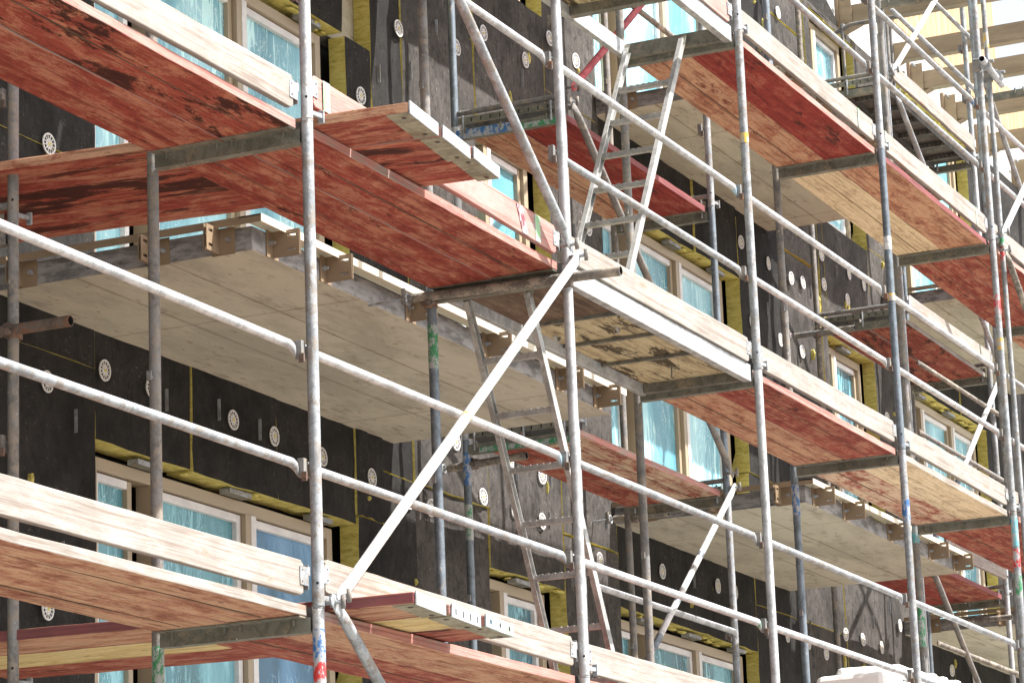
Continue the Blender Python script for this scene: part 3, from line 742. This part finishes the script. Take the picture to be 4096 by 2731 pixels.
# ---- guard rails
def rail(x0, x1, y, z, m, label, z1=None, r=.0195, group='guard rails of the outer scaffold', sag=0, band=None, nm='guard_rail'):
    z1 = z if z1 is None else z1
    rt_ = root(nm, label, 'guard rail', (x0, y, z), group)
    k = MB(); a, b = x0 + .075, x1 - .105
    zz = lambda x: z + (z1 - z) * (x - x0) / (x1 - x0)
    k.tube((a, y, zz(a)), (b, y, zz(b)), r, M[m], 16); o = k.build('tube', rt_, origin=(x0, y, z), smooth=True); cyl_smooth(o)
    for (p, q, h0) in ((a + .004, x0 + .032, 0), (b - .004, x1 - .050, -.020)):
        k = MB(); n = 16; bi = len(k.v); d = 1 if q > p else -1
        L = abs(q - p)
        for t, ry, rz, dz in ((0, r, r, 0), (.45, r * .8, r * 1.05, h0 * .3), (1, r * .28, r * 1.45, h0)):
            for i in range(n): an = 2 * PI * i / n; k.v.append(Vector((p + d * L * t, y + ry * math.cos(an), zz(p) + dz + rz * math.sin(an))))
        for s_ in range(2):
            for i in range(n): j = (i + 1) % n; k.face([bi + s_ * n + i, bi + s_ * n + j, bi + (s_ + 1) * n + j, bi + (s_ + 1) * n + i], M[band[1] if band and band[0] == (h0 != 0) else m])
        k.face([bi + 2 * n + i for i in range(n)], M[m])
        k.build('flattened_end', rt_, smooth=True)
    return rt_
RM = ['galv_light', 'galv_light', 'galv', 'galv', 'galv_light', 'galv']
for lv in (-2, 0, 2, 4):
    for b in range(-1, 6):
        x0, x1 = bx(b)
        if lv == 4: continue
        for h, hn in ((.575, 'lower'), (1.055, 'upper')):
            if lv == 0 and b in (-1, 0) and hn == 'lower': continue
            if not any(inframe(x0 + (x1 - x0) * t, .05, lv + h, 20) for t in (0, .25, .5, .75, 1)): continue
            bd = None
            if (b, lv, hn) == (1, -2, 'lower'): bd = (True, 'paint_green')
            if (b, lv, hn) == (0, -2, 'upper'): bd = (True, 'paint_sky')
            if (b, lv, hn) == (1, 0, 'upper'): bd = (True, 'paint_sky')
            if (b, lv, hn) == (3, 2, 'upper'): bd = (True, 'paint_blue')
            rail(x0, x1, .05, lv + h, R.choice(RM), f'{hn} galvanised guard rail {BAYN[b]}, above the {LV[lv]} deck', band=bd)
# rear rail between the fifth and sixth rows
rail(10.62, 13.33, .79, 2.165, 'tube_mortar', 'mortar-spattered rail along the inner posts under the upper deck, far right')

# ---- diagonal braces
def brace(p0, p1, r, m, label, group='diagonal braces', bands=(), nm='diagonal_brace'):
    p0 = Vector(p0); p1 = Vector(p1); d = (p1 - p0).normalized()
    rt_ = root(nm, label, 'brace', p0, group)
    k = MB(); k.tube(p0 + d * .10, p1 - d * .10, r, M[m], 18); o = k.build('tube', rt_, origin=p0, smooth=True); cyl_smooth(o)
    for p, s_ in ((p0, 1), (p1, -1)):
        k = MB(); n = 14; a = Vector((0, 1, 0)); c = d.cross(a).normalized(); a = c.cross(d)
        for t, ra, rc in ((.105, r, r), (.06, r * .6, r * 1.2), (.03, .0035, r * 1.35), (-.02, .0035, r * 1.15), (-.035, .0035, r * .6)):
            for i in range(n): an = 2 * PI * i / n; k.v.append(p + d * (s_ * t) + a * (ra * math.cos(an)) + c * (rc * math.sin(an)))
        for q in range(4):
            for i in range(n): j = (i + 1) % n; k.face([q * n + i, q * n + j, (q + 1) * n + j, (q + 1) * n + i], M[m])
        k.face([4 * n + i for i in range(n)], M[m])
        k.tube(p + Vector((0, -.03, 0)), p + Vector((0, .05, 0)), .009, M['galv'], 10); k.box(p.x - .006, p.x + .006, p.y - .045, p.y - .028, p.z - .028, p.z + .028, M['galv_dirty'])
        k.build('flattened_end', rt_, smooth=True)
    for (t, L, bm) in bands:
        q = p0 + (p1 - p0) * t; k = MB(); k.tube(q, q + d * L, r + .0012, M[bm], 18, cap=False); k.build('paint_band', rt_, smooth=True)
    return rt_
brace((.075, -.062, -1.945), (2.635, -.072, .035), .0235, 'white_tube', 'thick pale brace rising right from the lowest deck to the second post', bands=((.47, .03, 'paint_yellow'),))
brace((2.56, -.058, .075), (.06, -.058, 1.96), .0235, 'galv', 'grey brace leaning left above the middle deck, its foot at the second post')
brace((.03, -.058, -1.975), (2.63, -.058, -3.95), .0235, 'galv', 'grey brace dropping to the right below the lowest deck from the first post')

# ---- cross boards lying on the decks and sticking out
def cross(x0, x1, ya, yb, z, m, edge, label, end='galv_light', slots=0, endcols=()):
    rt_ = root('cross_board', label, 'scaffold board', (x0, ya, z), 'boards laid crosswise over the decks')
    b = rough_board(0, yb - ya, 0, x1 - x0, 0, .046, M[m], M[edge], seg=22, j=.002, warp=.006); b_ = b.build('plank', rt_, bevel=.006); b_.location = (x1 - x0, 0, 0); b_.rotation_euler.z = PI / 2
    k = MB(); k.box(x0 + .004, x1 - .004, ya - .002, ya + .095, z - .005, z + .001, M['ply_metal']); k.box(x0 + .002, x1 - .002, ya - .009, ya - .003, z - .005, z + .05, M[end])
    for xx in (x0 + .05, x1 - .05): k.tube((xx, ya + .035, z - .004), (xx, ya + .035, z - .008), .012, M['rust_steel'], 10); k.tube((xx, ya + .035, z - .0081), (xx, ya + .035, z - .0085), .006, M['backing'], 8)
    for i in range(slots): 
        xx = x0 + (x1 - x0) * (i + .5) / slots; k.box(xx - .004, xx + .004, ya - .0105, ya - .0088, z + .008, z + .034, M['backing'])
    k.build('end_cap', rt_)
    for i, (xa, xb, c) in enumerate(endcols):
        k = MB(); k.box(x0 + (x1 - x0) * xa, x0 + (x1 - x0) * xb, ya - .011, ya - .0092, z - .003, z + .049, M[c]); 
        xx = x0 + (x1 - x0) * (xa + xb) / 2; k.tube((xx, ya - .0112, z + .023), (xx, ya - .0118, z + .023), .011, M['backing'], 10); k.build('paint_band', rt_)
    rt_.rotation_euler.z = .100
    rt_.location.x += 0
    return rt_
steel('ply_metal', (.30, .27, .19), (.18, .13, .08), .55, .2, .6)
cross(.150, .492, -.385, 2.16, .019, 'board_red', 'board_brown', 'red board laid crosswise on the middle deck, leftmost of its three', slots=0)
cross(.502, .845, -.365, 2.20, .014, 'board_stained', 'edge_red', 'dark-stained board laid crosswise on the middle deck, centre of its three')
cross(.856, 1.20, -.34, 2.10, .021, 'board_red', 'edge_red', 'red board laid crosswise on the middle deck, rightmost of its three')
cross(.214, .560, -.315, 2.16, -1.981, 'board_brown', 'edge_plum', 'plum-edged board laid crosswise on the lowest deck, leftmost of its three')
cross(.572, .925, -.30, 2.12, -1.985, 'board_yellow', 'edge_red', 'yellowish board laid crosswise on the lowest deck, centre of its three', slots=4)
cross(.937, 1.294, -.28, 2.10, -1.981, 'board_red', 'edge_red', 'red board laid crosswise on the lowest deck with blue and green end', end='galv_light', endcols=((0, .33, 'paint_sky'), (.34, .66, 'paint_white'), (.67, 1, 'paint_mint')))

# ---- ladders
def ladder(pa, pb, w, n0, label):
    pa = Vector(pa); pb = Vector(pb); d = pb - pa; L = d.length; dn = d.normalized()
    rt_ = root('ladder', label, 'ladder', pa, None); W = Vector((0, w, 0)); al = M['alu']
    upn = dn.cross(Vector((0, 1, 0)))
    for s_ in (0, 1):
        k = MB(); o = pa + W * s_; k.bar(o, o + d, .012, .046, al, upn)
        k.bar(o + upn * .021 + Vector((0, (.012 if s_ == 0 else -.012), 0)), o + upn * .021 + d + Vector((0, (.012 if s_ == 0 else -.012), 0)), .018, .004, al, upn)
        k.bar(o - upn * .021 + Vector((0, (.012 if s_ == 0 else -.012), 0)), o - upn * .021 + d + Vector((0, (.012 if s_ == 0 else -.012), 0)), .018, .004, al, upn)
        k.build('stile', rt_, origin=o, bevel=.001)
    t = n0
    while t < L - .05:
        k = MB(); c = pa + dn * t; k.box(c.x - .017, c.x + .017, pa.y + .007, pa.y + w - .007, c.z - .014, c.z + .012, al)
        for q in range(9): yy = pa.y + .03 + (w - .06) * q / 8; k.box(c.x - .016, c.x + .016, yy - .009, yy + .009, c.z + .012, c.z + .016, al)
        k.build('rung', rt_, origin=c); t += .283
    k = MB()
    for s_ in (0, 1):
        o = pa + W * s_; k.bar(o + dn * .03, o - dn * .04 + Vector((0, 0, .01)), .03, .006, M['steel_dark']); k.path([o - dn * .04, o + Vector((.03, 0, .03)), o + Vector((.05, 0, .0))], .006, M['steel_dark'], 8)
    k.build('hook', rt_)
ladder((2.735, .245, -.075), (3.66, .235, -1.93), .34, .32, 'aluminium ladder under the stained platform, leaning right towards the lowest deck')
ladder((5.20, .295, 1.965), (3.92, .27, -.02), .355, .36, 'aluminium ladder hanging from the open hatch, leaning left towards the middle deck')

# ---- inner scaffold bays standing between the balconies
YF, YR = 1.45, 2.18
IN = {'bay1': (6.10, 8.67, 0.0), 'bay2': (13.05, 15.62, .18)}
NAMES = {6.10: 'left end of the first balcony gap', 8.67: 'right end of the first balcony gap', 13.05: 'left end of the second balcony gap', 15.62: 'right end of the second balcony gap', .05: 'left edge close to the wall'}
def inner_frames(x, dz, los, mats, tms):
    for i, z0 in enumerate(los):
        a, b = z0 + dz, z0 + 2 + dz
        if not any(inframe(x, y, z, 30) for y in (YF, YR) for z in (a, (a + b) / 2, b)): continue
        fr = frame(x, YF, YR, a, b, f'inner frame at {NAMES[x]}, {WHERE.get(z0, "")}', mats[i % len(mats)], 'inner scaffold frames', tm=tms)
        k = MB(); k.tube((x, YF + .02, b + .085), (x, YR - .02, b + .085), .017, M['galv_dirty'], 12)
        k.box(x - .028, x - .024, YF + .03, YR - .03, b + .002, b + .045, M['steel_dark'])
        for yy in (YF + .06, YF + .33, YR - .07): k.tube((x - .036, yy, b - .075), (x - .036, yy, b + .055), .008, M['galv'], 8)
        for q in range(9): yy = YF + .08 + q * .065; k.box(x - .0295, x - .028, yy, yy + .008, b + .012, b + .035, M['backing'])
        k.build('top_rail', fr, smooth=False)
        if x == 6.10 and z0 == 0: 
            k = MB(); k.box(x - .033, x - .0255, YF + .30, YR - .02, b - .092, b - .036, M['paint_blue']); k.build('paint_band', fr)
            k = MB(); k.box(x - .033, x - .0255, YF + .02, YF + .29, b - .092, b - .060, M['paint_green']); k.build('paint_band', fr)
        if x == 6.10 and z0 == -2:
            colour_band(fr, (x, YR, b - .28), .2, TR, 'paint_blue'); colour_band(fr, (x, YR, b - .62), .22, TR, 'paint_green')
            k = MB(); k.box(x - .033, x - .0255, YF + .02, YR - .1, b - .092, b - .060, M['paint_green']); k.build('paint_band', fr)
inner_frames(6.10, 0, (-4, -2, 0, 2), [('galv', 'galv_light'), ('galv', 'galv_blue')], 'steel_dark')
inner_frames(8.67, 0, (-4, -2, 0, 2), [('galv_blue', 'galv_dirty'), ('galv', 'galv_dirty')], 'steel_dark')
inner_frames(13.05, .18, (-4, -2, 0, 2, 4), [('galv', 'tube_mortar'), ('galv', 'galv_dirty')], 'steel_dark')
inner_frames(15.62, .18, (-4, -2, 0, 2, 4), [('galv', 'galv_dirty'), ('galv_light', 'galv_blue')], 'steel_dark')
inner_frames(.05, -.2, (-4, -2, 0, 2), [('galv_dirty', 'galv_dirty')], 'galv_dirty')
G2 = 'deck boards of the inner scaffold'
for (x0, x1, z, a, b, nm, eg) in ((6.13, 8.64, -.03, 'board_worn', 'board_red', 'in the first gap at the middle level', 'edge_red'), (6.13, 8.64, 1.97, 'board_deep_red', 'board_brown', 'in the first gap at the upper level', 'edge_plum'),
                            (13.08, 15.59, .15, 'board_red', 'board_deep_red', 'in the second gap at the middle level', 'edge_plum'), (13.08, 15.59, 2.15, 'board_stained', 'board_stained', 'in the second gap at the upper level', 'timber'),
                            (6.13, 8.64, 3.97, 'board_red', 'board_brown', 'in the first gap at the topmost level', 'edge_red'), (6.13, 8.64, -2.03, 'board_red', 'board_brown', 'in the first gap at the lowest level', 'edge_red'), (13.08, 15.59, -1.85, 'board_red', 'board_brown', 'in the second gap at the lowest level', 'edge_red')):
    if z > 3 or inframe(x1, YF, z, 200) or inframe(x0, YF, z, 200) or inframe((x0 + x1) / 2, YF, z, 200):
        deck_board(x0, x1, YF + .035, YF + .36, z, a, f'{CN[a]} outer board {nm}', eg, group=G2)
        deck_board(x0, x1, YF + .372, YF + .70, z, b, f'{CN[b]} wall-side board {nm}', eg, group=G2)
# perforated steel decks high up on the right
for i, (ya, yb) in enumerate(((YF + .035, YF + .36), (YF + .372, YF + .70))):
    rt_ = root('steel_deck', ('outer' if i == 0 else 'wall-side') + ' dark perforated steel deck high up in the second gap', 'steel deck', (13.08, ya, 4.15), 'perforated steel decks')
    k = MB(); st = M['deck_steel']
    k.box(13.08, 15.59, ya, yb, 4.17, 4.176, st); k.box(13.08, 15.59, ya, ya + .006, 4.12, 4.17, st); k.box(13.08, 15.59, yb - .006, yb, 4.12, 4.17, st)
    k.build('panel', rt_)
    x = 13.3
    while x < 15.5:
        k = MB()
        k.box(x, x + .04, ya + .006, yb - .006, 4.128, 4.17, st)
        for q in range(7): yy = ya + .04 + q * .04; k.tube((x - .0005, yy, 4.148), (x - .004, yy, 4.148), .010, M['galv_dirty'], 8); k.tube((x - .0041, yy, 4.148), (x - .0045, yy, 4.148), .006, M['backing'], 8)
        x += .40; k.build('cross_rib', rt_)
for (x0, x1, z, h, nm, m) in ((13.05, 15.62, 4.215, .14, 'high up in the second gap', 'timber'), (13.05, 15.62, 2.215, .14, 'at the upper level in the second gap', 'timber'), (13.7, 15.60, .30, .14, 'at the middle level in the second gap', 'timber_grey')):
    toe(x0, x1, z, h, YF - .03, m, f'pale toe board of the inner scaffold {nm}', group='toe boards of the inner scaffold', stripes=((15.2, .03, .02, 'steel_dark'),) if z > 2 and z < 3 else ())
for (x0, x1, z, m, l) in ((6.10, 8.62, -.965, 'galv_light', 'rail of the inner scaffold below the balconies in the first gap'), (13.2, 15.9, 1.80, 'tube_mortar', 'mortar-crusted rail of the inner scaffold below the dark upper deck'),
                     (13.1, 15.7, 1.20, 'galv_dirty', 'lower dull rail of the inner scaffold in the second gap'), (13.2, 15.9, -.51, 'tube_mortar', 'mortar-crusted rail with square end fitting at the lower right'),
                     (13.1, 15.7, 4.84, 'galv', 'rail of the inner scaffold in front of the plank cladding'), (13.1, 15.7, 5.33, 'galv', 'topmost rail of the inner scaffold in front of the steel beams'), (6.1, 8.65, 3.02, 'tube_mortar', 'sunlit rail of the inner scaffold behind the red brace')):
    rail(x0, x1, YF - .05, z, m, l, group='guard rails of the inner scaffold')
G3 = 'braces of the inner scaffold'
brace((6.16, 1.39, 2.15), (8.62, 1.39, 4.0), .0235, 'red_tube', 'red painted brace rising right behind the upper ladder', G3)
brace((6.12, 1.39, 2.04), (8.62, 1.39, .12), .0235, 'galv_dirty', 'dull brace falling right across the red inner deck in the first gap', G3)
brace((8.66, 1.39, .03), (6.15, 1.39, -1.94), .021, 'white_tube', 'pale brace with dark bands falling left from the end of the first gap', G3, bands=((.28, .05, 'galv_blue'), (.46, .05, 'galv_blue'), (.60, .9, 'galv_blue')))
brace((13.1, 1.39, 4.28), (15.6, 1.39, 6.15), .024, 'white_tube', 'bright white brace rising in front of the tan beams', G3)
brace((13.1, 1.39, 4.08), (15.75, 1.39, 2.28), .0235, 'galv', 'grey brace falling right under the dark steel deck', G3)
brace((15.8, 1.39, 2.20), (13.12, 1.39, .20), .0235, 'white_tube', 'pale brace with grey lower end falling left below the upper inner deck', G3, bands=((.62, 1.2, 'galv_blue'),))
brace((13.15, 1.39, .12), (15.7, 1.39, -1.75), .0235, 'galv_dirty', 'dull brace with yellow mark falling right in the lower right corner', G3, bands=((.55, .06, 'paint_yellow'),))
brace((13.3, .70, 4.2), (15.9, .70, 2.2), .022, 'galv', 'brace crossing behind the fifth post row at the right edge', 'diagonal braces')
brace((10.7, -.06, 2.08), (13.2, -.06, 3.9), .0235, 'white_tube', 'white brace starting at the fifth post row by the right edge', 'diagonal braces')
brace((10.7, -.06, 1.95), (13.2, -.06, .1), .0235, 'tube_mortar', 'crusty brace dropping right from the fifth post row at the right edge', 'diagonal braces')

# hooped grab frame high on the right
rt_ = root('grab_frame', 'bent tube grab frame with two upright legs in front of the planks', 'handrail', (13.5, 1.36, 4.6), None)
k = MB(); g_ = M['galv_dirty']; y = 1.36
def H(x, z, yy=y): return (x, yy, z)
k.path([H(13.62, 4.86, 2.1), H(13.62, 4.93, 1.9), H(13.62, 4.93, 1.45)], .017, g_, 12); k.build('top_tube', rt_)
k = MB(); k.tube((13.62, 1.98, 4.93), (13.62, 1.98, 4.25), .014, g_, 10); k.tube((13.62, 1.55, 4.93), (13.62, 1.55, 4.25), .014, g_, 10); k.build('leg', rt_)
k = MB(); k.tube((13.62, 2.15, 4.42), (13.62, 1.45, 4.42), .012, g_, 10); k.build('lower_tube', rt_)

# ---- anchor tubes and couplers
def coupler(mb, c, m='rust_steel', ax=(0, 0, 1)):
    c = Vector(c); a = Vector(ax); mb.tube(c - a * .028, c + a * .028, .034, M[m], 14); mb.tube(c + Vector((-.035, -.02, -.02)), c + Vector((-.075, -.03, -.02)), .008, M[m], 8); mb.tube(c + Vector((-.06, -.03, -.02)), c + Vector((-.08, -.034, -.02)), .013, M[m], 6)
def anchor(x, ya, yb, z, m, label, eye=None, cy=None, dz=0, xc=None):
    rt_ = root('anchor_tube', label, 'scaffold tube', (x, ya, z), 'wall anchor tubes')
    k = MB(); k.tube((x, yb, z + dz), (x, ya, z), .0242, M[m], 18, hollow=True); o = k.build('tube', rt_, origin=(x, ya, z), smooth=True); cyl_smooth(o)
    for c in (cy or []): k = MB(); coupler(k, (x + .02, c, z), 'rust_steel', (1, 0, 0)); coupler(k, (x + .05, c, z), 'rust_steel'); k.build('coupler', rt_)
    if eye:
        k = MB(); k.tube((x, yb + .0, z + dz), (x, eye, z + dz), .007, M['galv'], 8)
        pts = [(x + .028 * math.cos(t), yb + .03, z + dz + .028 * math.sin(t)) for t in [i * PI / 5 for i in range(11)]]; k.path(pts, .007, M['galv'], 6)
        k.path([(x - .02, yb + .045, z + dz - .03), (x - .025, yb + .04, z + dz + .05)], .011, M['tube_mortar'], 8)
        k.build('ring_bolt', rt_)
    return rt_
anchor(2.585, -.305, .80, -.085, 'tube_mortar', 'brown anchor tube sticking out past the second post under the middle deck', eye=1.048, cy=(.0, .73), dz=.02)
anchor(.01, 1.14, 2.3, -.675, 'rust_steel', 'dark anchor tube stub at the left edge in front of the black wall', cy=(1.45,))
anchor(6.145, 1.80, 2.33, -.13, 'tube_mortar', 'short anchor tube with coupler on the blue-green post under the balcony end', eye=2.45, cy=(2.18,), dz=-.02)
anchor(12.98, 1.84, 2.36, 2.10, 'galv_dirty', 'short anchor tube under the dark upper inner deck', eye=2.46, cy=(2.18,))
anchor(8.72, 1.9, 2.3, -.08, 'tube_mortar', 'short anchor tube at the corner below the second balcony', eye=2.46, cy=(2.18,))
anchor(15.55, 1.4, 1.9, -.02 + 0, 'tube_mortar', 'sunlit horizontal tube beside the second balcony corner at lower right')
# red cloth on the anchor
k = MB(); k.plate([(12.96, 2.38, 2.12), (12.96, 2.46, 2.105), (12.96, 2.38, 2.09)], (1, 0, 0), .004, M['paint_red']); o = k.build('warning_flag'); tag(o, 'small orange-red pennant on the anchor hook before the grey insulation', 'flag')

# slim tube clamped next to the fifth post, with tape and couplers
rt_ = root('clamped_tube', 'slim galvanised tube clamped beside the fifth outer post', 'scaffold tube', (10.85, 0, -3), None)
k = MB(); k.tube((10.85, 0, -3.5), (10.85, 0, 5), .019, M['galv'], 16); o = k.build('tube', rt_, origin=(10.85, 0, -3), smooth=True); cyl_smooth(o)
for z, h, m in ((3.55, .12, 'paint_yellow'), (1.9, .12, 'paint_red'), (1.98, .1, 'paint_green')):
    k = MB(); k.tube((10.85, 0, z), (10.85, 0, z + h), .0202, M[m], 16, cap=False); k.build('tape', rt_, smooth=True)
rt_ = root('tube_stub', 'short open tube stub held by two couplers on the fifth post', 'scaffold tube', (10.4, -.07, 3.33), None)
k = MB(); k.tube((10.95, -.07, 3.28), (10.42, -.07, 3.33), .0242, M['galv_light'], 18, hollow=True); k.build('tube', rt_, smooth=True)
for x in (10.5, 10.8): k = MB(); k.tube((x, -.07, 3.31), (x + .06, -.07, 3.31), .038, M['galv'], 14); k.tube((x + .03, -.07, 3.36), (x + .03, .03, 3.37), .010, M['galv'], 8); k.tube((x + .03, -.13, 3.34), (x + .03, -.03, 3.345), .012, M['galv'], 8); k.box(x + .01, x + .05, -.03, .03, 3.28, 3.35, M['galv_dirty']); k.build('coupler', rt_)

# ---- loose things
def slabstack():
    layers = [(7.95, 9.6, -1.98, -1.76), (7.85, 9.55, -1.75, -1.54), (7.90, 9.7, -1.53, -1.375), (8.35, 9.65, -1.370, -1.28), (9.8, 10.5, -1.98, -1.50), (9.85, 10.45, -1.49, -1.36)]
    NM = ['bottom', 'second', 'third', 'topmost, shortest', 'far lower', 'far upper']
    for i, (a, b, c, d) in enumerate(layers):
        mb = rough_board(a, b, .2, .66, c, d, M['foam_white'], M['foam_white'], seg=14, j=.014, warp=.03, nose=.03); o = mb.build('foam_board', origin=(a, .2, c), bevel=.035)
        tag(o, f'{NM[i]} white foam block of the pile on the lowest deck behind the fourth post', 'foam board', 'white foam blocks on the lowest deck')
slabstack()
# cable dangling by the wall at far right
k = MB(); import itertools
pts = [(18.3, 2.44, 3.9), (18.25, 2.42, 3.72), (18.15, 2.42, 3.55), (18.28, 2.42, 3.56), (18.55, 2.42, 3.42), (18.75, 2.43, 3.15), (18.9, 2.43, 2.9)]
k.path(pts, .007, M['wrap_white'], 6); k.tube((18.25, 2.41, 3.5), (18.3, 2.40, 3.25), .03, M['wrap_white'], 10, r2=.02); o = k.build('hanging_cable'); tag(o, 'thin white cable with a bobbin dangling by the wall at far right', 'cable')
k = MB(); k.path([(9.9, 1.3, 5.25), (9.9, 1.3, 5.05), (9.95, 1.25, 4.99), (10.1, .9, 4.98), (10.3, .5, 5.06)], .012, M['steel_dark'], 8); o = k.build('bent_rod'); tag(o, 'bent dark steel rod hanging in front of the white wall at the top', 'rod')
# insulation packs on the beams
mb = rough_board(18.7, 19.9, .5, 1.3, 5.70, 6.02, M['wool'], M['wool'], seg=8, j=.02); o = mb.build('insulation_pack', origin=(18.7, .5, 5.7)); tag(o, 'yellow mineral wool pack lying across the tan beams', 'insulation')

for o in bpy.data.objects:
    if 'label' in o and not 4 <= len(o['label'].split()) <= 16: print('LABEL', len(o['label'].split()), o['label'])
for o in list(bpy.data.objects):
    if '_o' in o: del o['_o']
